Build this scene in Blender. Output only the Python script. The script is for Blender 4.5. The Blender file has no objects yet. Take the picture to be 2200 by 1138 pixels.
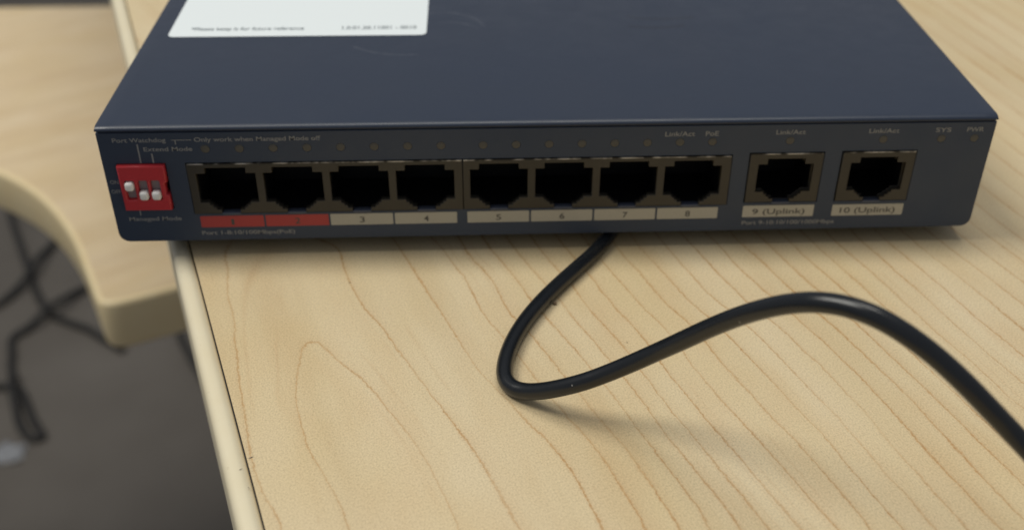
import bpy, bmesh, math, random
import numpy as np
from mathutils import Vector, Matrix, noise as mnoise
random.seed(4)
scene = bpy.context.scene
COL = scene.collection

# lengths below are millimetres in the frame of the device's front panel (x right, y away, z up);
# mm() turns them into world metres with the floor at z = 0
ZF, ZT, ZL = -953.9, -3.9, -218.9            # floor, near tabletop, far tabletop
def mm(x, y, z): return Vector((x / 1000.0, y / 1000.0, (z - ZF) / 1000.0))

# ------------------------------------------------------------------ camera
R = ((0.99823175, -0.0575891, 0.01472612), (-0.02043616, -0.56513064, -0.82474828), (0.0558187, 0.82298898, -0.56530825))
cd = bpy.data.cameras.new('camera'); cam = bpy.data.objects.new('camera', cd); COL.objects.link(cam)
right, down, fwd = [Vector(r) for r in R]
M3 = Matrix((right, -down, -fwd)).transposed()
cam.matrix_world = Matrix.Translation(mm(77.961, -207.571, 134.181)) @ M3.to_4x4()
cd.sensor_width = 36.0; cd.lens = 36.0 * 2379.35 / 2200.0
cd.shift_x = -60.07 / 2200.0; cd.shift_y = 0.0
cd.clip_start = 0.005; cd.clip_end = 50.0
cd.dof.use_dof = True; cd.dof.focus_distance = 0.207; cd.dof.aperture_fstop = 15.0
scene.camera = cam

# ------------------------------------------------------------------ light
w = bpy.data.worlds.new('World'); scene.world = w; w.use_nodes = True
w.node_tree.nodes['Background'].inputs[0].default_value = (0.90, 0.93, 1.0, 1)
w.node_tree.nodes['Background'].inputs[1].default_value = 0.255
scene.view_settings.view_transform = 'Standard'; scene.view_settings.look = 'None'
scene.view_settings.exposure = 0.0; scene.view_settings.gamma = 1.0
scene.view_settings.use_curve_mapping = False
def area(name, loc, target, sx, sy, power, col):
    l = bpy.data.lights.new(name, 'AREA'); l.shape = 'RECTANGLE'; l.size = sx; l.size_y = sy
    l.energy = power; l.color = col
    o = bpy.data.objects.new(name, l); COL.objects.link(o)
    o.location = mm(*loc); d = mm(*target) - o.location
    o.rotation_euler = d.to_track_quat('-Z', 'Y').to_euler()
    return o
area('ceiling_panel_light', (-1400, 240, 2400), (100, -30, 0), .95, 1.2, 45.0, (1.0, 0.97, 0.89))
area('ceiling_panel_light', (250, 420, 2500), (120, -40, 0), 1.2, .70, 19.0, (1.0, 0.97, 0.89))

# ------------------------------------------------------------------ node helpers
def mat(name, col=(.5, .5, .5), rough=.5, metal=0.0, spec=.5):
    m = bpy.data.materials.new(name); m.use_nodes = True
    b = m.node_tree.nodes['Principled BSDF']
    b.inputs['Base Color'].default_value = (*col, 1); b.inputs['Roughness'].default_value = rough
    b.inputs['Metallic'].default_value = metal; b.inputs['Specular IOR Level'].default_value = spec
    return m
class NT:
    def __init__(s, m): s.m = m; s.t = m.node_tree; s.b = s.t.nodes['Principled BSDF']
    def n(s, kind, **kw):
        o = s.t.nodes.new(kind)
        for k, v in kw.items(): setattr(o, k, v)
        return o
    def l(s, a, b): s.t.links.new(a, b)
    def val(s, sock, v):
        if hasattr(v, 'default_value') or isinstance(v, bpy.types.NodeSocket): s.l(v, sock)
        else: sock.default_value = v
    def math(s, op, a, b=None, c=None, clamp=False):
        o = s.n('ShaderNodeMath', operation=op, use_clamp=clamp)
        for i, v in enumerate((a, b, c)):
            if v is not None: s.val(o.inputs[i], v)
        return o.outputs[0]
    def noise(s, vec, scale, detail=3, rough=.55, dist=0):
        o = s.n('ShaderNodeTexNoise'); s.l(vec, o.inputs['Vector'])
        o.inputs['Scale'].default_value = scale; o.inputs['Detail'].default_value = detail
        o.inputs['Roughness'].default_value = rough; o.inputs['Distortion'].default_value = dist
        return o.outputs[0]
    def ramp(s, fac, stops, interp='LINEAR'):
        o = s.n('ShaderNodeValToRGB'); s.l(fac, o.inputs[0]); cr = o.color_ramp; cr.interpolation = interp
        while len(cr.elements) < len(stops): cr.elements.new(.5)
        for e, (p, c) in zip(cr.elements, stops):
            e.position = p; e.color = (c, c, c, 1) if not hasattr(c, '__len__') else (*c, 1)
        return o.outputs[0]
    def mix(s, fac, a, b, blend='MIX'):
        o = s.n('ShaderNodeMix', data_type='RGBA', blend_type=blend)
        s.val(o.inputs[0], fac)
        for i, v in ((6, a), (7, b)):
            if isinstance(v, bpy.types.NodeSocket): s.l(v, o.inputs[i])
            else: o.inputs[i].default_value = (*v, 1)
        return o.outputs[2]
    def coord(s, scale=(1, 1, 1), rot=0.0, loc=(0, 0, 0)):
        tc = s.n('ShaderNodeTexCoord'); mp = s.n('ShaderNodeMapping')
        s.l(tc.outputs['Object'], mp.inputs['Vector'])
        mp.inputs['Scale'].default_value = scale; mp.inputs['Rotation'].default_value = (0, 0, rot)
        mp.inputs['Location'].default_value = loc
        return mp.outputs[0]
    def bump(s, h, strength, dist):
        o = s.n('ShaderNodeBump'); s.l(h, o.inputs['Height'])
        o.inputs['Strength'].default_value = strength; o.inputs['Distance'].default_value = dist
        s.l(o.outputs[0], s.b.inputs['Normal'])

# ------------------------------------------------------------------ materials
EDGE_ANG = math.atan2(-.3405, 1.0)          # the table edge leans this much off the y axis
def wood(name, grain):
    m = mat(name, rough=.42); k = NT(m)
    base = k.coord(rot=EDGE_ANG if grain else EDGE_ANG + math.radians(75))      # y now runs along the grain
    st = k.coord(rot=EDGE_ANG, scale=(1, 1, 1))
    def stretched(sx, sy):
        v = k.n('ShaderNodeVectorMath', operation='MULTIPLY'); k.l(base, v.inputs[0])
        v.inputs[1].default_value = (sx, sy, 1); return v.outputs[0]
    mott = k.noise(stretched(1, .45), 34, 3)
    mott2 = k.noise(stretched(1, .3), 130, 3)
    col = k.mix(k.ramp(mott, [(.32, 0), (.68, 1)]), *(((.645, .512, .295), (.680, .563, .365)) if grain else ((.69, .55, .34), (.73, .60, .41))))
    col = k.mix(k.math('MULTIPLY', k.ramp(mott2, [(.45, 0), (.75, 1)]), .24), col, (.590, .400, .200))
    col = k.mix(1.0, col, k.ramp(k.noise(stretched(1, .10), 75, 3), [(.34, (.94, .925, .90)), (.5, (1, 1, 1)), (.68, (1.02, 1.02, 1.03))]), 'MULTIPLY')
    if grain:
        at = k.n('ShaderNodeAttribute', attribute_name='grain')
        sl = k.n('ShaderNodeAttribute', attribute_name='slope').outputs['Fac']
        wob = k.math('MULTIPLY', k.math('SUBTRACT', k.noise(stretched(1, .4), 170, 4, .6), .5), 1.7)
        wob2 = k.math('MULTIPLY', k.math('SUBTRACT', k.noise(stretched(1, .6), 1300, 3, .7), .5), 1.0)
        ph = k.math('ADD', at.outputs['Fac'], k.math('MULTIPLY', k.math('ADD', wob, wob2), sl))
        f = k.math('FRACT', ph)
        sg = k.math('SUBTRACT', f, k.math('GREATER_THAN', f, .5))
        d = k.math('DIVIDE', sg, sl)                    # millimetres from the growth line
        d = k.math('MULTIPLY', d, k.ramp(k.noise(stretched(1, .5), 70, 3, .6), [(.3, 1.5), (.7, .55)]))
        line = k.ramp(k.math('MULTIPLY_ADD', d, .2, .3), [(0, 0), (.18, 0), (.258, .22), (.284, 1), (.316, 1), (.342, .32), (.42, .15), (.60, .06), (.95, 0)])
        amp = k.ramp(k.noise(stretched(1, .35), 90, 3), [(.28, .30), (.60, 1)])
        rough_line = k.ramp(k.noise(base, 1500, 2, .7), [(.3, .55), (.6, 1)])
        col = k.mix(k.math('MULTIPLY', k.math('MULTIPLY', line, amp), k.math('MULTIPLY', rough_line, .86)), col, (.440, .235, .078))
        f2 = k.math('FRACT', k.math('ADD', k.math('MULTIPLY', ph, 2.0), .30))
        l2 = k.ramp(f2, [(0, 1), (.08, .2), (.2, 0), (.88, 0), (1, 1)])
        a2 = k.ramp(k.noise(stretched(1, .3), 60, 2), [(.52, 0), (.7, .38)])
        col = k.mix(k.math('MULTIPLY', l2, a2), col, (.50, .32, .16))
    else:
        g = k.noise(stretched(1, .06), 95, 3)
        col = k.mix(k.ramp(g, [(.5, 0), (.66, .16)]), col, (.50, .345, .19))
    vo = k.n('ShaderNodeTexVoronoi'); k.l(base, vo.inputs['Vector']); vo.inputs['Scale'].default_value = 150
    sp = k.n('ShaderNodeSeparateColor'); k.l(vo.outputs['Color'], sp.inputs[0])
    pit = k.math('MULTIPLY', k.math('LESS_THAN', vo.outputs['Distance'], .035), k.math('GREATER_THAN', sp.outputs[0], .93))
    col = k.mix(k.math('MULTIPLY', pit, .75), col, (.16, .11, .06))
    # fine print grain of the laminate
    fine = k.noise(stretched(1, .8), 3000, 3, .65)
    fl = k.ramp(fine, [(.28, .77), (.5, 1.0), (.72, 1.15)])
    col = k.mix(1.0, col, fl, 'MULTIPLY')
    fleck = k.noise(stretched(1, .22), 900, 2, .6)
    col = k.mix(k.ramp(fleck, [(.67, 0), (.78, .22)]), col, (.40, .25, .12))
    k.l(col, k.b.inputs['Base Color'])
    rg = k.noise(base, 1800, 2, .6)
    k.l(k.ramp(rg, [(.3, .38), (.7, .55)]), k.b.inputs['Roughness'])
    k.bump(k.noise(base, 2400, 2, .6), .25, .00008)
    return m
MW = wood('maple_laminate', True)
MW2 = wood('maple_laminate_plain', False)
def band(nm='edge_band_plastic', ca=(.74, .655, .46), cb=(.77, .70, .52)):
    m = mat(nm, ca, .38); k = NT(m)
    v = k.coord()
    c = k.mix(k.ramp(k.noise(v, 60, 4), [(.35, 0), (.7, 1)]), ca, cb)
    c = k.mix(k.ramp(k.noise(v, 900, 2, .7), [(.66, 0), (.78, .30)]), c, (.38, .30, .18))
    k.l(c, k.b.inputs['Base Color']); k.bump(k.noise(v, 500, 3), .15, .0001)
    return m
MB = band()
MB2 = band('tan_edge_band_plastic', (.80, .65, .38), (.82, .69, .43))
MCORE = mat('particle_board', (.22, .16, .10), .9)
def painted(name, a, b, rough, bump=.25):
    m = mat(name, a, rough); k = NT(m); v = k.coord()
    c = k.mix(k.ramp(k.noise(v, 25, 3), [(.3, 0), (.7, 1)]), a, b)
    k.l(k.mix(1.0, c, k.ramp(k.noise(v, 3500, 2, .6), [(.3, .93), (.7, 1.07)]), 'MULTIPLY'), k.b.inputs['Base Color'])
    k.l(k.ramp(k.noise(v, 120, 4), [(.3, rough - .05), (.7, rough + .07)]), k.b.inputs['Roughness'])
    k.bump(k.noise(v, 4200, 2, .6), bump, .00004)
    return m, k, c
def cover_paint():
    m, k, c = painted('navy_cover_paint', (.021, .032, .058), (.024, .034, .058), .37)
    v = k.coord()
    def ring(cx, cy, r, wd, a0, a1):          # a short curved scuff
        s = k.n('ShaderNodeSeparateXYZ'); k.l(v, s.inputs[0])
        dx = k.math('SUBTRACT', s.outputs[0], cx); dy = k.math('SUBTRACT', s.outputs[1], cy)
        d = k.math('SQRT', k.math('ADD', k.math('MULTIPLY', dx, dx), k.math('MULTIPLY', dy, dy)))
        e = k.math('DIVIDE', k.math('ABSOLUTE', k.math('SUBTRACT', d, r)), wd)
        e = k.math('SUBTRACT', 1.0, e, clamp=True)
        an = k.math('ARCTAN2', dy, dx)
        g = k.math('MULTIPLY', k.math('GREATER_THAN', an, a0), k.math('LESS_THAN', an, a1))
        return k.math('MULTIPLY', e, g)
    lx = lambda x: (x - 95) / 1000.0
    ly = lambda y: (y - 50) / 1000.0
    r1 = ring(lx(70), ly(50), .0105, .0007, .1, 1.9)
    r2 = ring(lx(62), ly(52), .0175, .0006, -2.35, -1.4)
    r3 = ring(lx(72), ly(46), .0080, .0005, .5, 1.9)
    sc = k.math('MULTIPLY', k.math('ADD', k.math('ADD', r1, r2), r3), k.ramp(k.noise(v, 400, 2), [(.35, .2), (.65, 1)]))
    sc = k.math('MULTIPLY', sc, .34)
    vo = k.n('ShaderNodeTexVoronoi'); k.l(v, vo.inputs['Vector']); vo.inputs['Scale'].default_value = 85
    dot = k.math('LESS_THAN', vo.outputs['Distance'], .035)
    sp = k.n('ShaderNodeSeparateColor'); k.l(vo.outputs['Color'], sp.inputs[0])
    dot = k.math('MULTIPLY', dot, k.math('GREATER_THAN', sp.outputs[0], .80))
    c2 = k.mix(sc, c, (.13, .14, .17)); c2 = k.mix(k.math('MULTIPLY', dot, .7), c2, (.30, .31, .32))
    s4 = k.n('ShaderNodeVectorMath', operation='MULTIPLY'); k.l(v, s4.inputs[0]); s4.inputs[1].default_value = (.25, 1.4, 1)
    smear = ring(lx(123), ly(70), .0205, .0011, -1.9, -1.2)
    smear2 = ring(lx(126), ly(80), .0250, .0010, -1.95, -1.25)
    c2 = k.mix(k.math('MULTIPLY', k.math('ADD', smear, smear2), .5, clamp=True), c2, (.012, .015, .024))
    k.l(c2, k.b.inputs['Base Color'])
    return m
M_COVER = cover_paint()
M_PANEL = painted('slate_panel_paint', (.029, .046, .082), (.033, .049, .080), .55)[0]
M_HOUSE = painted('brown_black_housing', (.034, .030, .022), (.040, .035, .026), .50)[0]
M_HOLE = mat('black_socket_plastic', (.0025, .0028, .004), .5)
M_LIT_LIP = mat('lit_hole_lip_paint', (.060, .072, .105), .45, .2)  # paler panel blue: light on the hole's lower edge, put into the colour
M_PIN = mat('contact_pin', (.05, .04, .02), .4, .6)
M_RED = painted('red_switch_plastic', (.56, .036, .046), (.52, .034, .044), .38, .1)[0]
M_LEVER = mat('white_lever_plastic', (.92, .92, .88), .35)
M_SLOT = mat('grey_slot_plastic', (.30, .26, .26), .6)
M_RLAB = painted('red_label_print', (.42, .045, .045), (.38, .045, .045), .55, .1)[0]
M_WLAB = painted('grey_white_label_print', (.42, .405, .34), (.46, .44, .37), .6, .1)[0]
M_INK = mat('grey_print', (.27, .275, .275), .6)
M_DINK = mat('dark_print', (.07, .07, .065), .6)
M_LED = mat('indicator_lens', (.090, .086, .074), .7)
M_STICK = mat('sticker_paper', (.80, .86, .88), .5)
M_SINK = mat('sticker_ink', (.14, .17, .19), .6)
M_RUB = mat('rubber_foot', (.012, .012, .013), .7)
def cable_mat():
    m = mat('black_cable_jacket', (.007, .009, .012), .36); k = NT(m); v = k.coord()
    k.l(k.ramp(k.noise(v, 220, 3), [(.3, .25), (.7, .32)]), k.b.inputs['Roughness'])
    vo = k.n('ShaderNodeTexVoronoi'); k.l(v, vo.inputs['Vector']); vo.inputs['Scale'].default_value = 620
    sp = k.n('ShaderNodeSeparateColor'); k.l(vo.outputs['Color'], sp.inputs[0])
    dot = k.math('MULTIPLY', k.math('LESS_THAN', vo.outputs['Distance'], .10), k.math('GREATER_THAN', sp.outputs[0], .965))
    k.l(k.mix(dot, (.007, .009, .012), (.22, .22, .21)), k.b.inputs['Base Color'])
    k.bump(k.noise(v, 900, 2), .08, .00006)
    return m
M_CAB = cable_mat()
M_CORD = mat('floor_cord_rubber', (.016, .015, .014), .6)
def floor_mat():
    m = mat('grey_brown_carpet', (.1, .09, .08), .8); k = NT(m); v = k.coord()
    c = k.mix(k.ramp(k.noise(v, 3.2, 3), [(.3, 0), (.7, 1)]), (.105, .092, .078), (.150, .135, .118))
    c = k.mix(1.0, c, k.ramp(k.noise(v, 420, 3, .7), [(.3, .75), (.7, 1.25)]), 'MULTIPLY')
    k.l(c, k.b.inputs['Base Color']); k.bump(k.noise(v, 500, 3, .7), .5, .002)
    return m
M_FLOOR = floor_mat()
M_PAPER = mat('pale_paper', (.30, .31, .33), .8)
M_STEEL = mat('painted_leg_steel', (.16, .14, .12), .45, .2)

# ------------------------------------------------------------------ object helpers
def thing(name, label, cat, at=(0, 0, ZT), group=None):
    o = bpy.data.objects.new(name, None); COL.objects.link(o); o.location = mm(*at)
    o.empty_display_size = .01; o['label'] = label; o['category'] = cat
    if group: o['group'] = group
    return o
ORG = {}
def link(name, me, m, parent=None, kind=None):
    """mesh vertices are already in world metres; they are moved into the parent's frame"""
    o = bpy.data.objects.new(name, me); COL.objects.link(o)
    me.materials.clear(); me.materials.append(m)
    if parent is not None:
        root = parent
        org = Vector((0, 0, 0)); p = parent
        while p is not None: org = org + p.location; p = p.parent
        # the part gets its own origin at the middle of its box
        me.transform(Matrix.Translation(-org)); o.parent = parent
    if kind: o['kind'] = kind
    return o
def mesh(name, verts, faces, smooth=False):
    me = bpy.data.meshes.new(name); me.from_pydata([mm(*v) for v in verts], [], faces)
    if smooth: me.polygons.foreach_set('use_smooth', [True] * len(me.polygons))
    me.update(); return me
def box_bm(bm, x0, x1, y0, y1, z0, z1, bev=0.0, seg=2):
    vs = [bm.verts.new((x, y, z)) for z in (z0, z1) for y in (y0, y1) for x in (x0, x1)]
    fs = [bm.faces.new([vs[i] for i in q]) for q in ((0, 2, 3, 1), (4, 5, 7, 6), (0, 1, 5, 4), (2, 6, 7, 3), (0, 4, 6, 2), (1, 3, 7, 5))]
    if bev:
        es = list({e for f in fs for e in f.edges})
        bmesh.ops.bevel(bm, geom=es, offset=bev, segments=seg, profile=.5, affect='EDGES')
def bm_mesh(name, bm, smooth=False):
    bmesh.ops.recalc_face_normals(bm, faces=bm.faces)
    for v in bm.verts: v.co = mm(*v.co)
    me = bpy.data.meshes.new(name); bm.to_mesh(me); bm.free()
    if smooth:
        me.polygons.foreach_set('use_smooth', [True] * len(me.polygons))
        try: me.set_sharp_from_angle(angle=math.radians(40))
        except Exception: pass
    return me
def box(name, dims, m, parent, bev=0.0, smooth=True, seg=2):
    bm = bmesh.new(); box_bm(bm, *dims, bev, seg); return link(name, bm_mesh(name, bm, smooth and bev > 0), m, parent)
def curve_mesh(name, loops, y0, y1, bev=0.0):
    """closed 2D loops (x, z) filled with holes, as a plate from y0 (front) to y1 (back)"""
    cu = bpy.data.curves.new('c', 'CURVE'); cu.dimensions = '2D'; cu.fill_mode = 'BOTH'
    for lp in loops:
        s = cu.splines.new('POLY'); s.points.add(len(lp) - 1); s.use_cyclic_u = True
        for p, q in zip(s.points, lp): p.co = (q[0], q[1], 0, 1)
    cu.extrude = (y1 - y0) / 2 - bev; cu.bevel_depth = bev; cu.bevel_resolution = 1
    if bev: cu.offset = -bev
    o = bpy.data.objects.new('c', cu); COL.objects.link(o)
    me = bpy.data.meshes.new_from_object(o.evaluated_get(bpy.context.evaluated_depsgraph_get()))
    bpy.data.objects.remove(o); bpy.data.curves.remove(cu); me.name = name
    yc = (y0 + y1) / 2
    for v in me.vertices:
        x, z, d = v.co; v.co = mm(x, yc - d, z)
    me.update(); return me
def text_mesh(txt, x0, x1, z0, z1, bold=.012, spacing=1.0):
    cu = bpy.data.curves.new('t', 'FONT'); cu.body = txt; cu.offset = bold; cu.space_character = spacing
    o = bpy.data.objects.new('t', cu); COL.objects.link(o)
    me = bpy.data.meshes.new_from_object(o.evaluated_get(bpy.context.evaluated_depsgraph_get()))
    bpy.data.objects.remove(o); bpy.data.curves.remove(cu)
    xs = [v.co.x for v in me.vertices]; a, b = min(xs), max(xs)
    for v in me.vertices:                      # cap height of the built-in face is about 0.73
        v.co = Vector((x0 + (v.co.x - a) / (b - a) * (x1 - x0), z0 + v.co.y / .73 * (z1 - z0), 0))
    return me
def front_text(txt, x0, x1, z0, z1, m, parent, y=-.05, **kw):
    me = text_mesh(txt, x0, x1, z0, z1, **kw)
    for v in me.vertices: v.co = mm(v.co.x, y, v.co.y)
    me.name = 'printed_text'; return link('printed_text', me, m, parent)
def catmull(P, n, closed=False):
    P = [Vector(p) for p in P]; out = []; N = len(P)
    rng = range(N) if closed else range(N - 1)
    for i in rng:
        p0 = P[(i - 1) % N] if closed or i > 0 else P[0] * 2 - P[1]
        p1, p2 = P[i], P[(i + 1) % N]
        p3 = P[(i + 2) % N] if closed or i < N - 2 else P[-1] * 2 - P[-2]
        for k in range(n):
            t = k / n
            out.append(.5 * ((2 * p1) + (-p0 + p2) * t + (2 * p0 - 5 * p1 + 4 * p2 - p3) * t * t + (-p0 + 3 * p1 - 3 * p2 + p3) * t ** 3))
    if not closed: out.append(P[-1])
    return out
def tube(name, path, r, m, parent=None, ns=24):
    P = [Vector(p) for p in path]; verts = []; faces = []
    T = [(P[min(i + 1, len(P) - 1)] - P[max(i - 1, 0)]).normalized() for i in range(len(P))]
    nrm = T[0].orthogonal().normalized()
    for i, p in enumerate(P):
        nrm = (nrm - T[i] * nrm.dot(T[i])).normalized(); b = T[i].cross(nrm)
        for k in range(ns):
            a = 2 * math.pi * k / ns; verts.append(tuple(p + (nrm * math.cos(a) + b * math.sin(a)) * r * (1 + .018 * mnoise.noise(p * .11))))
    for i in range(len(P) - 1):
        for k in range(ns):
            faces.append((i * ns + k, i * ns + (k + 1) % ns, (i + 1) * ns + (k + 1) % ns, (i + 1) * ns + k))
    faces.append(tuple(range(ns))[::-1]); faces.append(tuple((len(P) - 1) * ns + k for k in range(ns)))
    return link(name, mesh(name, verts, faces, True), m, parent)

# ------------------------------------------------------------------ floor
fl = link('floor', mesh('floor', [(-4000, -3000, ZF), (4000, -3000, ZF), (4000, 5000, ZF), (-4000, 5000, ZF)], [(0, 1, 2, 3)]), M_FLOOR, None, 'structure')

# ------------------------------------------------------------------ the table the device stands on
O = Vector((15.0, 0.0)); TV = Vector((-.3223, .9466)); SV = Vector((.9466, .3223))
def st(s, t, z): q = O + SV * s + TV * t; return (q.x, q.y, z)
table = thing('table', 'maple laminate table with a cream edge strip, under the network switch', 'table', (*st(350, 200, ZF)[:2], ZF))
GR = [(2,22.1,3.0),(2,24.0,-7.0),(2,25.8,-17.3),(2,28.2,-23.5),(2,30.7,-34.3),(2,32.0,-42.0),(2,33.8,-49.3),(2,36.0,-56.9),(2,38.0,-64.1),(2,39.8,-69.1),(2,41.7,-73.3),(2,43.2,-76.2),(2,45.9,-81.2),(1,55.9,-81.2),(1,54.8,-76.1),(1,53.0,-72.6),(1,50.4,-67.7),(1,48.3,-63.9),(1,46.7,-60.0),(1,45.1,-56.0),(1,44.0,-50.4),(1,43.3,-44.7),(1,42.7,-39.4),(1,42.7,-35.5),(1,43.5,-30.3),(1,46.2,-31.7),(1,48.5,-35.0),(1,50.3,-38.2),(1,52.9,-40.6),(1,55.6,-44.4),(1,58.8,-49.6),(1,62.4,-55.3),(1,65.3,-60.1),(1,68.2,-66.6),(1,70.1,-71.6),(1,72.3,-76.3),(1,74.4,-81.5),(0.55,47.4,-47.7),(0.55,51.8,-54.9),(0.55,54.2,-61.6),(0.55,57.4,-68.0),(0.55,60.4,-74.1),(0.55,63.6,-79.9),(1.5,34.6,-23.7),(1.5,37.4,-40.0),(1.5,40.4,-54.4),(1.5,45.9,-73.5),(1.35,39.8,-20.4),(2,46.6,2.1),(2,48.1,-5.0),(2,50.0,-11.7),(2,53.3,-20.1),(2,56.3,-25.4),(2,59.2,-30.5),(2,62.5,-37.1),(2,64.1,-40.3),(2,67.2,-45.6),(2,69.2,-50.8),(2,72.1,-55.8),(2,74.2,-60.2),(2,77.3,-66.4),(2,79.2,-71.4),(2,80.7,-74.4),(2,81.4,-77.3),(2,83.0,-81.6),(3,60.6,1.1),(3,63.1,-6.5),(3,66.1,-14.2),(3,69.5,-21.6),(3,71.6,-26.8),(3,74.2,-33.6),(3,76.4,-40.0),(3,79.1,-44.6),(3,83.2,-50.6),(3,85.4,-54.9),(3,88.4,-59.8),(3,90.8,-64.4),(3,92.8,-68.3),(3,94.6,-72.6),(3,95.9,-76.8),(3,97.5,-81.9),(4,70.2,1.3),(4,71.9,-2.8),(4,75.3,-9.8),(4,77.4,-17.4),(4,79.4,-24.6),(4,81.9,-29.8),(4,86.1,-38.8),(4,88.3,-43.5),(4,92.1,-52.4),(4,94.5,-57.4),(4,96.9,-62.1),(4,99.1,-66.7),(4,100.9,-71.1),(4,102.4,-76.5),(4,104.0,-81.1),(5,74.7,0.6),(5,77.0,-5.0),(5,80.7,-11.9),(5,82.7,-20.3),(5,85.1,-25.6),(5,88.9,-32.5),(5,90.7,-37.4),(5,93.2,-43.7),(5,96.6,-49.8),(5,98.6,-54.1),(5,100.9,-59.0),(5,103.1,-63.7),(5,105.1,-68.8),(5,106.8,-72.9),(5,107.6,-75.9),(5,110.0,-83.0),(6,80.4,2.0),(6,82.6,-3.2),(6,85.2,-9.2),(6,87.7,-15.0),(6,91.4,-25.0),(6,94.2,-30.2),(6,96.8,-36.1),(6,99.3,-41.7),(6,102.0,-48.5),(6,104.2,-54.3),(6,105.9,-59.2),(6,108.3,-64.5),(6,110.3,-69.8),(6,112.6,-74.9),(6,114.5,-79.8),(6,115.0,-83.8),(7,86.1,0.7),(7,89.2,-6.4),(7,92.1,-13.3),(7,95.9,-21.7),(7,98.9,-29.6),(7,101.8,-36.3),(7,105.7,-45.7),(7,107.9,-51.6),(7,110.8,-59.9),(7,113.5,-66.7),(7,115.4,-71.9),(7,117.7,-76.9),(7,119.6,-82.9),(8,91.3,1.6),(8,93.7,-5.6),(8,98.9,-17.3),(8,100.5,-22.7),(8,102.7,-28.0),(8,105.3,-32.3),(8,107.3,-37.3),(8,108.9,-43.6),(8,111.2,-50.6),(8,113.8,-56.5),(8,116.1,-62.9),(8,118.1,-67.6),(8,119.9,-72.1),(8,122.3,-78.3),(8,124.6,-83.7),(9,97.6,1.4),(9,102.3,-9.8),(9,103.9,-15.6),(9,106.5,-22.1),(9,108.9,-28.3),(9,111.2,-34.2),(9,113.1,-41.4),(9,116.1,-48.5),(9,118.7,-56.0),(9,120.4,-60.3),(9,122.8,-67.1),(9,124.9,-72.4),(9,127.0,-77.3),(9,129.5,-83.3),(10,105.9,-7.0),(10,108.5,-13.9),(10,111.1,-19.6),(10,113.7,-25.9),(10,116.6,-32.4),(10,118.2,-38.4),(10,121.0,-46.4),(10,123.3,-52.6),(10,125.6,-58.4),(10,128.2,-64.0),(10,130.1,-70.0),(10,132.0,-75.1),(10,134.5,-81.2),(11,109.5,-0.1),(11,112.5,-8.3),(11,115.2,-15.1),(11,116.0,-18.0),(11,119.7,-26.4),(11,121.4,-29.1),(11,123.0,-35.2),(11,125.4,-41.9),(11,128.5,-49.0),(11,131.0,-55.8),(11,134.2,-62.9),(11,136.4,-69.0),(11,138.3,-75.4),(11,140.4,-80.9),(12,114.9,-0.8),(12,118.3,-10.2),(12,121.4,-19.1),(12,124.7,-25.7),(12,128.1,-33.7),(12,131.2,-41.3),(12,134.2,-48.5),(12,136.9,-56.0),(12,139.3,-61.8),(12,141.2,-68.6),(12,143.2,-74.4),(12,145.1,-79.9),(13,120.2,2.2),(13,123.2,-8.4),(13,125.8,-16.4),(13,129.1,-23.1),(13,133.8,-29.6),(13,136.5,-36.6),(13,138.7,-44.8),(13,141.0,-51.8),(13,143.1,-58.4),(13,145.4,-64.1),(13,148.1,-72.1),(14,127.6,-0.2),(14,130.3,-10.7),(14,133.7,-19.6),(14,138.3,-28.9),(14,141.7,-36.8),(14,145.6,-45.9),(14,148.7,-52.9),(14,152.5,-58.1),(15,132.5,0.7),(15,136.7,-10.9),(15,139.8,-19.8),(15,144.4,-26.5),(15,148.8,-34.5),(15,151.6,-42.9),(15,155.1,-50.1),(16,137.5,1.6),(16,141.7,-9.1),(16,144.5,-17.1),(16,147.4,-26.6),(16,150.1,-34.6),(16,153.2,-42.2),(16,156.1,-50.9),(16,157.9,-57.6),(16,160.5,-64.0),(16,163.3,-72.1),(16,165.4,-78.4),(16,167.8,-84.4),(17,144.8,-0.8),(17,149.1,-12.4),(17,151.5,-18.3),(17,155.9,-27.8),(17,159.1,-38.3),(17,162.2,-46.5),(17,165.1,-54.3),(17,168.0,-62.3),(17,170.8,-69.8),(18,149.9,0.1),(18,154.3,-12.6),(18,156.9,-19.5),(18,161.8,-33.3),(19,154.4,-0.1),(19,159.2,-12.7),(19,162.5,-24.4),(19,165.6,-31.7),(20,159.5,-1.3),(20,163.8,-12.9),(20,167.5,-22.7),(20,170.4,-33.7),(20,172.5,-39.7),(20,176.7,-55.5),(21,166.1,0.6),(21,170.7,-13.2),(21,173.6,-24.8),(21,177.3,-35.6),(21,179.3,-44.0),(21,182.2,-49.7),(22,172.4,-0.7),(22,177.3,-14.4),(22,181.0,-26.0),(22,184.1,-37.6),(23,177.6,0.2),(23,182.7,-12.6),(23,186.6,-23.4),(23,190.0,-32.7),(24,184.5,-1.1),(24,188.9,-11.8),(24,193.9,-23.7),(25,190.1,-2.4),(25,196.3,-18.1)]
def grain_field():
    a = np.array(GR); ph = a[:, 0]; X = a[:, 1:] / 100.0; n = len(X)
    def K(A, B):
        d = np.sqrt(((A[:, None, :] - B[None, :, :]) ** 2).sum(2)) + 1e-9
        return d * d * np.log(d)
    Pm = np.hstack([np.ones((n, 1)), X])
    A = np.zeros((n + 3, n + 3)); A[:n, :n] = K(X, X) + np.diag(np.where(ph > 12.5, .06, .003)); A[:n, n:] = Pm; A[n:, :n] = Pm.T
    sol = np.linalg.solve(A, np.concatenate([ph, [0, 0, 0]]))
    def ev(Q):
        Q = Q / 100.0
        return K(Q, X) @ sol[:n] + np.hstack([np.ones((len(Q), 1)), Q]) @ sol[n:]
    return ev
def graded(a, b, lo, hi, fine, coarse):
    v = [a]
    while v[-1] < b:
        x = v[-1]; d = max(0, lo - x, x - hi); v.append(x + fine + min(coarse - fine, d * .18))
    v[-1] = b; return v
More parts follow.
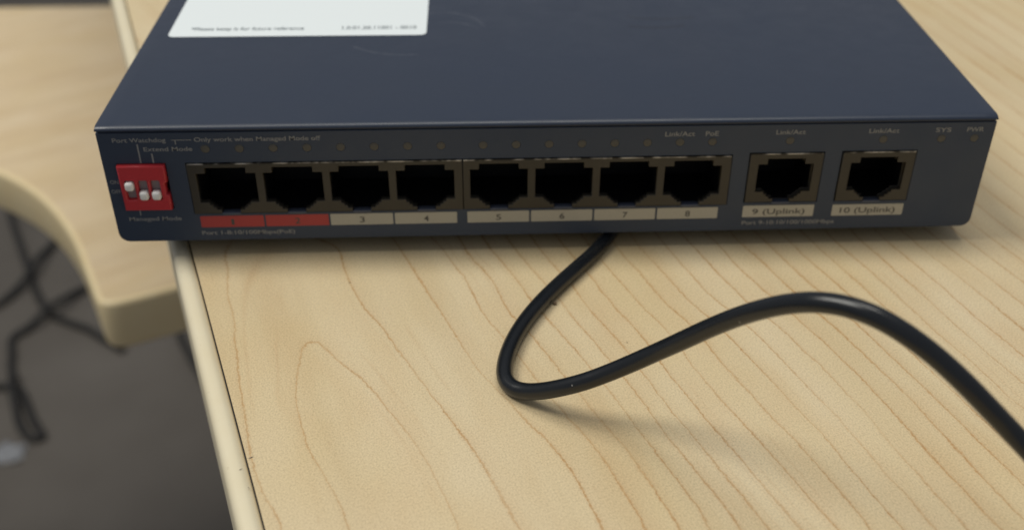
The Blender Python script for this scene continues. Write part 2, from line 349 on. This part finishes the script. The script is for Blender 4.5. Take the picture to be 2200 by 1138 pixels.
ss = graded(0.0, 700.0, 0, 270, 1.7, 40); tt = graded(-420.0, 900.0, -130, 30, 1.7, 40)
vs = [st(s, t, ZT) for t in tt for s in ss]; ns = len(ss)
fc = [(j * ns + i, j * ns + i + 1, (j + 1) * ns + i + 1, (j + 1) * ns + i) for j in range(len(tt) - 1) for i in range(ns - 1)]
nb = len(vs)
bot = [st(0, tt[0], ZT - 29), st(700, tt[0], ZT - 29), st(700, tt[-1], ZT - 29), st(0, tt[-1], ZT - 29)]
c00, c10, c11, c01 = 0, ns - 1, len(tt) * ns - 1, (len(tt) - 1) * ns
row0 = list(range(ns)); rowN = [(len(tt) - 1) * ns + i for i in range(ns)]
colR = [j * ns + ns - 1 for j in range(len(tt))]; colL = [j * ns for j in range(len(tt))]
fc += [[nb, nb + 1] + row0[::-1], [nb + 1, nb + 2] + colR[::-1], [nb + 2, nb + 3] + rowN, [nb + 3, nb] + colL, [nb + 3, nb + 2, nb + 1, nb]]
tm = mesh('tabletop', vs + bot, [tuple(f) for f in fc])
ev = grain_field(); Q = np.array([(v[0], v[1]) for v in vs + bot])
gv = ev(Q); at = tm.attributes.new('grain', 'FLOAT', 'POINT'); at.data.foreach_set('value', gv.astype(np.float32))
e_ = .6
gx = (ev(Q + np.array([e_, 0])) - ev(Q - np.array([e_, 0]))) / (2 * e_); gy = (ev(Q + np.array([0, e_])) - ev(Q - np.array([0, e_]))) / (2 * e_)
sv_ = np.clip(np.hypot(gx, gy), .03, .5)
a2_ = tm.attributes.new('slope', 'FLOAT', 'POINT'); a2_.data.foreach_set('value', sv_.astype(np.float32))
link('tabletop', tm, MW, table)
# edge strip with rounded corners, a hair away from the board
prof = [(-.26, -29), (-.26, -.95), (-.50, -.60), (-.95, -.26), (-1.4, -.02), (-1.9, .06), (-2.9, -.02), (-3.6, -.35), (-4.15, -1.0), (-4.4, -2.0), (-4.4, -26.5), (-4.0, -28), (-3.0, -29)]
ts = [tt[0] + (tt[-1] - tt[0]) * i / 60 for i in range(61)]
bv = [st(s, t, ZT + z) for t in ts for s, z in prof]; npf = len(prof)
bf = [(j * npf + i, j * npf + (i + 1) % npf, (j + 1) * npf + (i + 1) % npf, (j + 1) * npf + i) for j in range(60) for i in range(npf)]
bf += [tuple(range(npf))[::-1], tuple(60 * npf + i for i in range(npf))]
me = mesh('edge_strip', bv, bf, True)
try: me.set_sharp_from_angle(angle=math.radians(50))
except Exception: pass
link('edge_strip', me, MB, table)
box_core = mesh('core_edge', [st(-.36, tt[0], ZT - .95), st(.0, tt[0], ZT - .95), st(.0, tt[-1], ZT - .95), st(-.36, tt[-1], ZT - .95)], [(0, 1, 2, 3)])
link('groove_floor', box_core, M_RUB, table)
for (cx, cy, ln, wd, an) in ((37.6, -64.2, 1.1, .22, .5), (36.3, -67.0, .8, .16, .7), (38.4, -71.5, .8, .14, 2.2)):
    dx, dy = math.cos(an), math.sin(an)
    q = [(cx + dx * a * ln - dy * b * wd, cy + dy * a * ln + dx * b * wd, ZT + .09) for a, b in ((-.5, 0), (-.1, -.5), (.5, 0), (.1, .5))]
    link('nick', mesh('nick', q, [(0, 1, 2, 3)]), M_STEEL, table)
for (s, t) in ((60, -340), (620, -340), (60, 820), (620, 820)):
    q = st(s, t, 0); bm = bmesh.new(); box_bm(bm, q[0] - 20, q[0] + 20, q[1] - 20, q[1] + 20, ZF, ZT - 29.1, 4)
    link('leg', bm_mesh('leg', bm, True), M_STEEL, table)

# ------------------------------------------------------------------ the lower table beside it
ltab = thing('table', 'lower maple table with a curved front edge and rounded corner, left of the switch', 'table', (-150, 500, ZF))
outl = catmull([(-81, 294, 0), (-108, 281.5, 0), (-117, 278.5, 0), (-123.5, 280, 0), (-127.5, 285.5, 0), (-132, 295, 0), (-144, 320, 0), (-158, 347, 0), (-178, 377, 0), (-199, 401, 0),
                (-223, 421, 0), (-255, 441, 0), (-293, 455, 0), (-360, 468, 0), (-450, 470, 0), (-560, 455, 0)], 8)
outl = [(p.x, p.y) for p in outl] + [(-640, 445), (-640, 700), (420, 713), (420, 520)]
def inset(poly, d):
    out = []; n = len(poly)
    for i in range(n):
        a, b, c = Vector(poly[i - 1]), Vector(poly[i]), Vector(poly[(i + 1) % n])
        n1 = Vector((b - a)).normalized(); n2 = Vector((c - b)).normalized()
        m1 = Vector((n1.y, -n1.x)); m2 = Vector((n2.y, -n2.x)); k = (m1 + m2); k = k / max(.3, k.dot(m1))
        out.append(tuple(b + k * d))
    return out
lp = [(3.2, 0), (2.0, .1), (1.0, -.4), (.3, -1.3), (0, -2.6), (0, -27.5), (.6, -29.5), (2, -31)]
rings = [inset(outl, s) for s, z in lp]; n = len(outl)
lv = [(x, y, ZL + z) for rg, (s, z) in zip(rings, lp) for x, y in rg]
lf = [(j * n + i, (j + 1) * n + i, (j + 1) * n + (i + 1) % n, j * n + (i + 1) % n) for j in range(len(lp) - 1) for i in range(n)]
link('edge_strip', mesh('edge_strip', lv, lf, True), MB2, ltab)
tv = [(x, y, ZL - .02) for x, y in inset(outl, 3.2)] + [(x, y, ZL - 31) for x, y in inset(outl, 2)]
bm = bmesh.new(); tvv = [bm.verts.new(v) for v in tv]
bm.faces.new(tvv[:n]); bm.faces.new(tvv[n:][::-1])
for i in range(n): bm.faces.new((tvv[i], tvv[(i + 1) % n], tvv[n + (i + 1) % n], tvv[n + i]))
bmesh.ops.triangulate(bm, faces=[f for f in bm.faces if len(f.verts) > 4])
link('tabletop', bm_mesh('tabletop', bm), MW2, ltab)
for (x, y) in ((-560, 640), (360, 650), (330, 560), (-560, 500)):
    bm = bmesh.new(); box_bm(bm, x - 16, x + 16, y - 16, y + 16, ZF, ZL - 31.1, 3)
    link('leg', bm_mesh('leg', bm, True), M_STEEL, ltab)

# ------------------------------------------------------------------ cords on the floor
CR = 5.6
def cord(name, pts, label, loop_z=0):
    z = ZF + CR
    path = catmull([(x, y, z + (q[2] if len(q) > 2 else 0)) for q in pts for x, y in [q[:2]]], 8)
    root = thing(name, label, 'cable', (pts[0][0], pts[0][1], ZF), 'black cords lying on the floor')
    tube('jacket', path, CR, M_CORD, root, 12); return root
cord('floor_cable', [(-800, 1640), (-772, 1564), (-702, 1422), (-674, 1367), (-644, 1308), (-608, 1258), (-571, 1233), (-539, 1216), (-514, 1195), (-470, 1160)],
     'black cord running along the floor from upper left to under the curved table corner')
cord('floor_cable', [(-660, 1500), (-667, 1468), (-668, 1444, 4), (-671, 1400, 12), (-672, 1352, 12), (-685, 1317, 4), (-700, 1289), (-712, 1276), (-740, 1240)],
     'black cord curving down towards the left edge of the photo, behind the curved table edge')
cord('floor_cable', [(-540, 1370), (-573, 1327), (-582, 1313, 4), (-597, 1275, 13), (-612, 1250, 13), (-630, 1222, 4), (-648, 1201), (-646, 1180), (-639, 1163), (-628, 1125), (-614, 1096)],
     'black cord that crosses the long cord and bends sharply down the floor')
cord('floor_cable', [(-700, 1070), (-641, 1080), (-625, 1081), (-606, 1078), (-593, 1066), (-575, 1035), (-558, 1005), (-540, 980), (-536, 970), (-548, 968), (-562, 980), (-579, 1006), (-592, 1035), (-604, 1062, 13), (-610, 1084, 13), (-614, 1100, 13)],
     'black cord coiled in a narrow loop on the floor at lower left')
cord('floor_cable', [(-400, 1215), (-383, 1177), (-365, 1142), (-346, 1108), (-325, 1075), (-290, 1040)],
     'short stretch of black cord on the floor just left of the near table edge')
pv = []; pf = []
sc = thing('paper_scrap', 'small pale paper scrap on the floor at the left edge, below the looped cord', 'paper', (-572, 943, ZF))
for i in range(6):
    for j in range(6):
        h = 4 + 10 * mnoise.noise(Vector((i * .7, j * .7, 3.1))) + (4 if 0 < i < 5 and 0 < j < 5 else 0)
        pv.append((-592 + i * 8 + random.uniform(-2, 2), 925 + j * 7 + random.uniform(-2, 2), ZF + max(.6, h)))
pf = [(j * 6 + i, j * 6 + i + 1, (j + 1) * 6 + i + 1, (j + 1) * 6 + i) for j in range(5) for i in range(5)]
link('crumpled_sheet', mesh('crumpled_sheet', pv, pf), M_PAPER, sc)

# ------------------------------------------------------------------ the network switch
sw = thing('network_switch', 'dark navy metal network switch with ten ports in its front panel, overhanging the table edge', 'network switch', (95, 50, ZT))
W, DEP = 190.0, 106.0
def rrect(x0, x1, z0, z1, r, corners=(1, 1, 1, 1), n=5):
    out = []
    for (cx, cz, a0, on) in ((x0 + r, z0 + r, math.pi, corners[0]), (x1 - r, z0 + r, 1.5 * math.pi, corners[1]), (x1 - r, z1 - r, 0, corners[2]), (x0 + r, z1 - r, .5 * math.pi, corners[3])):
        if on: out += [(cx + r * math.cos(a0 + k / n * math.pi / 2), cz + r * math.sin(a0 + k / n * math.pi / 2)) for k in range(n + 1)]
        else: out.append(((x0 if cx < (x0 + x1) / 2 else x1), (z0 if cz < (z0 + z1) / 2 else z1)))
    return out
hole = lambda x0, x1, z0, z1: [(x0, z0), (x0, z1), (x1, z1), (x1, z0)]
leds = [21.68 + 7.0 * k for k in range(8)] + [79.55 + 7.0 * k for k in range(8)] + [145.4, 165.8, 178.6, 185.9]
def circ(cx, cz, r, n=16): return [(cx + r * math.cos(-2 * math.pi * k / n), cz + r * math.sin(-2 * math.pi * k / n)) for k in range(n)]
loops = [rrect(0, W, 0, 26.45, 2.2, (1, 1, 0, 0)), hole(2.85, 12.95, 8.3, 19.35), hole(17.0, 133.35, 6.8, 19.3), hole(137.05, 153.55, 7.15, 19.7), hole(157.35, 173.95, 7.15, 19.8)]
loops += [circ(x, 22.55, .92) for x in leds]
panel = link('front_panel', curve_mesh('front_panel', loops, 0.0, 1.1, .12), M_PANEL, sw)
# base tray behind the panel (bottom, sides, back)
bm = bmesh.new()
box_bm(bm, .3, W - .3, 1.15, DEP, 0.0, 1.0); box_bm(bm, .3, 1.3, 1.15, DEP, 1.002, 26.9); box_bm(bm, W - 1.3, W - .3, 1.15, DEP, 1.002, 26.9); box_bm(bm, 1.302, W - 1.302, DEP - 1, DEP - .02, 1.002, 26.9)
link('base_tray', bm_mesh('base_tray', bm), M_PANEL, sw)
link('panel_flange', bm_mesh('panel_flange', (lambda b: (box_bm(b, .4, W - .4, .35, 1.05, 26.46, 26.98), b)[1])(bmesh.new())), M_COVER, sw)
# folded cover: cross-section swept in x, rolled front edge
cp = [(1.0, 26.95), (-.10, 26.95), (-.25, 27.05), (-.32, 27.2)]
for k in range(1, 9):
    a = k / 8 * math.pi / 2; cp.append((-.32 + 1.7 * (1 - math.cos(a)), 27.2 + .83 * math.sin(a)))
cp += [(2.4, 28.03), (DEP - 1, 28.03), (DEP + .2, 27.6), (DEP + .3, 26.95), (DEP + .3, 20.0), (DEP + .05, 20.0), (DEP + .05, 26.9), (DEP - .5, 26.95)]
xs = [-.08, -.05, .06, .30] + [W * i / 60 for i in range(1, 60)] + [W - .30, W - .06, W + .05, W + .08]
dz = [-.75, -.35, -.09, 0] + [0] * 59 + [0, -.09, -.35, -.75]
dy = [.25, .12, .03, 0] + [0] * 59 + [0, .03, .12, .25]
cv = []
for x, d, yy in zip(xs, dz, dy):
    wv = .05 * mnoise.noise(Vector((x * .05, 0, 0)))
    for (y, z) in cp:
        t = max(0, min(1, (z - 27.0) / .9)); cv.append((x, y + (yy + wv * 0 if y < 1 else 0), z + d * t))
nc = len(cp)
cf = [(j * nc + i, (j + 1) * nc + i, (j + 1) * nc + (i + 1) % nc, j * nc + (i + 1) % nc) for j in range(len(xs) - 1) for i in range(nc)]
cf += [tuple(range(nc)), tuple((len(xs) - 1) * nc + i for i in range(nc))[::-1]]
me = mesh('top_cover', cv, cf, True)
bmx = bmesh.new(); bmx.from_mesh(me); bmesh.ops.recalc_face_normals(bmx, faces=bmx.faces); bmx.to_mesh(me); bmx.free()
try: me.set_sharp_from_angle(angle=math.radians(35))
except Exception: pass
cover = link('top_cover', me, M_COVER, sw)
for x in (14, W - 14):
    for y in (22 if x < 50 else 12, DEP - 12):
        bm = bmesh.new(); bmesh.ops.create_cone(bm, cap_ends=True, segments=24, radius1=4.2, radius2=4.6, depth=3.86, matrix=Matrix.Translation((x + (8 if x < 50 else 0), y, -1.97)))
        link('rubber_foot', bm_mesh('rubber_foot', bm), M_RUB, sw)
for x in leds:
    bm = bmesh.new(); bmesh.ops.create_uvsphere(bm, u_segments=14, v_segments=8, radius=.925, matrix=Matrix.Translation((x, .06, 22.55)) @ Matrix.Diagonal((1, .14, 1, 1)))
    link('indicator_light', bm_mesh('indicator_light', bm, True), M_LED, sw)
# DIP switch
dy0 = -1.05
slots = [(4.95, 13.3), (7.62, 13.9), (10.22, 13.9)]
lo = [[(3.0, 8.45), (12.75, 8.45), (12.75, 12.2), (12.2, 12.2), (12.2, 15.2), (12.75, 15.2), (12.75, 19.2), (3.0, 19.2)]]
lo += [rrect(cx - .98, cx + .98, 11.1, 15.75, .35, n=3)[::-1] for cx, _ in slots]
dip = link('dip_switch', curve_mesh('dip_switch', lo, dy0, 1.8, .26), M_RED, sw)
box('slot_floor', (3.6, 12.0, .1, 1.6, 10.6, 16.2), M_SLOT, dip)
for (cx, _), up in zip(slots, (1, 0, 0)):
    zc = 14.55 if up else 12.3
    box('lever', (cx - .92, cx + .92, -1.85, .08, zc - 1.0, zc + 1.0), M_LEVER, dip, .55, seg=3)
# sockets
def opening(cx, dz=0.0):
    h = [(2.0, 7.0), (2.0, 7.85), (3.0, 7.85), (3.0, 8.45), (3.65, 8.45), (3.65, 9.05), (4.3, 9.05), (4.3, 9.68), (6.22, 9.68), (6.22, 16.8), (4.25, 16.8), (4.25, 18.15)]
    return [(cx + a, b + dz) for a, b in h] + [(cx - a, b + dz) for a, b in h[::-1]]
def block(x0, x1, z0, z1, centres, dz=0.0, y0=-.22):
    b = link('port_block', curve_mesh('port_block', [hole(x0, x1, z0, z1)[::-1]] + [opening(c, dz) for c in centres], y0, 1.4, .10), M_HOUSE, sw)
    box('shield_edge', (x0 + .15, x1 - .15, y0 - .015, 1.3, z1 + .01, z1 + .17), M_SHIELD, b)
    for c in centres:
        # open-fronted cavity
        x_0, x_1, za, zb, yb = c - 6.6, c + 6.6, 6.95 + dz, 18.5 + dz, 14.0
        v = [(x, y, z) for y in (1.42, yb) for x, z in ((x_0, za), (x_1, za), (x_1, zb), (x_0, zb))]
        link('port_cavity', mesh('port_cavity', v, [(4, 5, 6, 7), (0, 1, 5, 4), (2, 3, 7, 6), (1, 2, 6, 5), (3, 0, 4, 7)]), M_HOLE, b)
        bm = bmesh.new()
        for k in range(8): xx = c - 3.57 + 1.02 * k; box_bm(bm, xx - .2, xx + .2, 4.0, 12.0, 16.6 + dz - .2, 16.6 + dz)
        link('contact_pins', bm_mesh('contact_pins', bm), M_PIN, b)
        box('lit_hole_lip', (c - 1.95, c + 1.95, y0 - .12, 1.35, 6.55 + dz, 7.12 + dz), M_LIT_LIP, b, .08)  # added sliver standing for the panel's own lit lower hole edge
    return b
M_SHIELD = mat('worn_shield_metal', (.16, .15, .13), .4, .5)
k_ = NT(M_SHIELD); v_ = k_.coord()
k_.l(k_.mix(k_.ramp(k_.noise(v_, 220, 3), [(.46, 0), (.60, 1)]), (.045, .042, .036), (.60, .58, .54)), k_.b.inputs['Base Color'])
C1 = [25.02 + 14.0 * k for k in range(4)]; C2 = [82.85 + 14.05 * k for k in range(4)]
block(17.15, 75.0, 6.9, 18.95, C1); block(75.15, 133.2, 6.9, 18.95, C2)
block(137.25, 153.35, 7.35, 19.35, [145.3], .28); block(157.6, 173.75, 7.35, 19.45, [165.75], .32)
# printed strips and lettering
def strip(x0, x1, z0, z1, m, txt, tx0, tx1, tz0, tz1, **kw):
    s = link('label_strip', curve_mesh('label_strip', [rrect(x0, x1, z0, z1, .18, n=2)], -.03, -.004), m, sw)
    front_text(txt, tx0, tx1, tz0, tz1, M_DINK, s, y=-.055, **kw); return s
for k in range(8):
    c = 24.9 + 13.98 * k if k < 4 else 82.7 + 14.02 * (k - 4)
    n_ = str(k + 1); wd = .30 if n_ == '1' else .55
    strip(c - 6.85, c + 6.72, 3.36, 6.2, M_RLAB if k < 2 else M_WLAB, n_, c - wd, c + wd, 3.95, 5.45)
strip(137.15, 153.2, 3.45, 6.42, M_WLAB, '9 (Uplink)', 139.3, 151.2, 4.2, 5.6)
strip(157.4, 173.6, 3.42, 6.3, M_WLAB, '10 (Uplink)', 159.2, 171.8, 4.15, 5.6)
for t in (('Port Watchdog', 3.1, 13.95, 24.38, 25.4), ('Only work when Managed Mode off', 19.75, 45.7, 24.35, 25.4), ('Extend Mode', 9.1, 19.05, 22.25, 23.25),
          ('ON', .75, 2.5, 14.6, 15.5), ('OFF', .6, 2.6, 12.3, 13.2), ('Managed Mode', 3.0, 14.1, 5.35, 6.35), ('Port 1-8:10/100Mbps(PoE)', 17.9, 38.0, 1.5, 2.5),
          ('Link/Act', 118.2, 124.6, 24.05, 25.2), ('PoE', 126.9, 129.7, 24.05, 25.2), ('Link/Act', 142.1, 148.5, 24.15, 25.25), ('Link/Act', 162.3, 168.9, 24.15, 25.25),
          ('SYS', 176.9, 180.3, 24.2, 25.25), ('PWR', 183.8, 187.5, 24.2, 25.3), ('Port 9-10:10/100/1000Mbps', 137.3, 158.3, 1.5, 2.55)):
    front_text(*t, M_INK, sw)
for d in ((15.1, 19.2, 24.7, 24.86), (15.75, 15.95, 23.8, 24.69), (7.85, 8.15, 19.5, 23.95), (10.45, 10.75, 19.5, 21.75), (5.5, 5.75, 6.7, 8.2)):
    link('printed_line', mesh('printed_line', [(d[0], -.05, d[2]), (d[1], -.05, d[2]), (d[1], -.05, d[3]), (d[0], -.05, d[3])], [(0, 1, 2, 3)]), M_INK, sw)
# white sticker on the cover
zt = 28.03
me = curve_mesh('sticker', [rrect(4.9, 66.6, 46.0, 96.0, 1.6)], -.03, .03)
for v in me.vertices:
    x, y, z = v.co; v.co = Vector((x, (z + ZF / 1000.0), mm(0, 0, zt + .09).z - y))
bx = bmesh.new(); bx.from_mesh(me); bmesh.ops.recalc_face_normals(bx, faces=bx.faces); bx.to_mesh(me); bx.free()
stick = link('sticker', me, M_STICK, sw)
for (t, x0, x1, y0, y1) in (('*Please keep it for future reference', 9.7, 36.8, 49.75, 51.6), ('1.0.01.20.11001 - 0010', 46.0, 64.1, 49.75, 51.8)):
    me = text_mesh(t, x0, x1, y0, y1)
    for v in me.vertices: v.co = mm(v.co.x, v.co.y, zt + .16)
    me.name = 'printed_text'; link('printed_text', me, M_SINK, stick)

# ------------------------------------------------------------------ the black cable in front
CP = [(126, 150, 0), (125, 100, 0), (121.5, 55, 0), (116, 20, 0)] + [(x, y, z + 2.4) for x, y, z in [(107.9, 1.8, -2.4), (104.9, -3.0, -2.4), (99.8, -9.6, -2.4), (95.0, -15.9, -2.4), (90.9, -21.9, -2.4), (87.5, -27.7, -2.4), (85.0, -33.3, -2.4), (83.2, -38.7, -2.4), (82.3, -43.9, -2.4), (82.5, -47.3, -2.4), (83.7, -49.8, -2.4), (86.5, -51.4, -1.8), (89.5, -53.5, 0.2), (93.0, -55.5, 2.8), (96.6, -56.8, 5.0), (100.1, -57.4, 7.2), (104.3, -59.0, 10.8), (108.4, -60.6, 14.7), (111.9, -63.9, 19.6), (115.3, -66.8, 24.5), (118.4, -69.9, 28.9), (121.2, -73.7, 33.3), (124.2, -76.3, 36.2), (126.8, -79.8, 39.1), (130.1, -81.5, 39.8), (132.8, -84.7, 40.6), (135.5, -85.7, 39.7), (138.6, -88.2, 38.6), (142.4, -89.6, 36.1), (145.8, -92.2, 33.6), (149.9, -93.8, 29.7), (154.0, -95.3, 25.8), (155.3, -95.9, 24.6)]] + [(163, -104, 21), (169, -112, 14), (177, -122, 7), (187, -135, 1.8), (200, -157, 0), (214, -195, 0), (222, -250, 0)]
cb = thing('power_cable', 'black round cable running out from under the switch, bent back and arching over the tabletop', 'cable', (83, -48, ZT))
sm = [Vector((x, y, z + ZT + 1.5)) for x, y, z in CP]
for it in range(2):
    sm = [sm[0]] + [(sm[i - 1] + sm[i] * 4 + sm[i + 1]) / 6 for i in range(1, len(sm) - 1)] + [sm[-1]]
tube('jacket', catmull(sm, 8), 1.60, M_CAB, cb, 32)
# crumb inside the bend
bm = bmesh.new(); bmesh.ops.create_icosphere(bm, subdivisions=2, radius=.42)
for v in bm.verts: v.co *= 1 + .35 * mnoise.noise(v.co * 4)
for v in bm.verts: v.co += Vector((93.95, -21.2, ZT + .3))
cr = link('crumb', bm_mesh('crumb', bm, True), MCORE)
cr['label'] = 'tiny dark crumb on the tabletop inside the bend of the black cable'; cr['category'] = 'crumb'
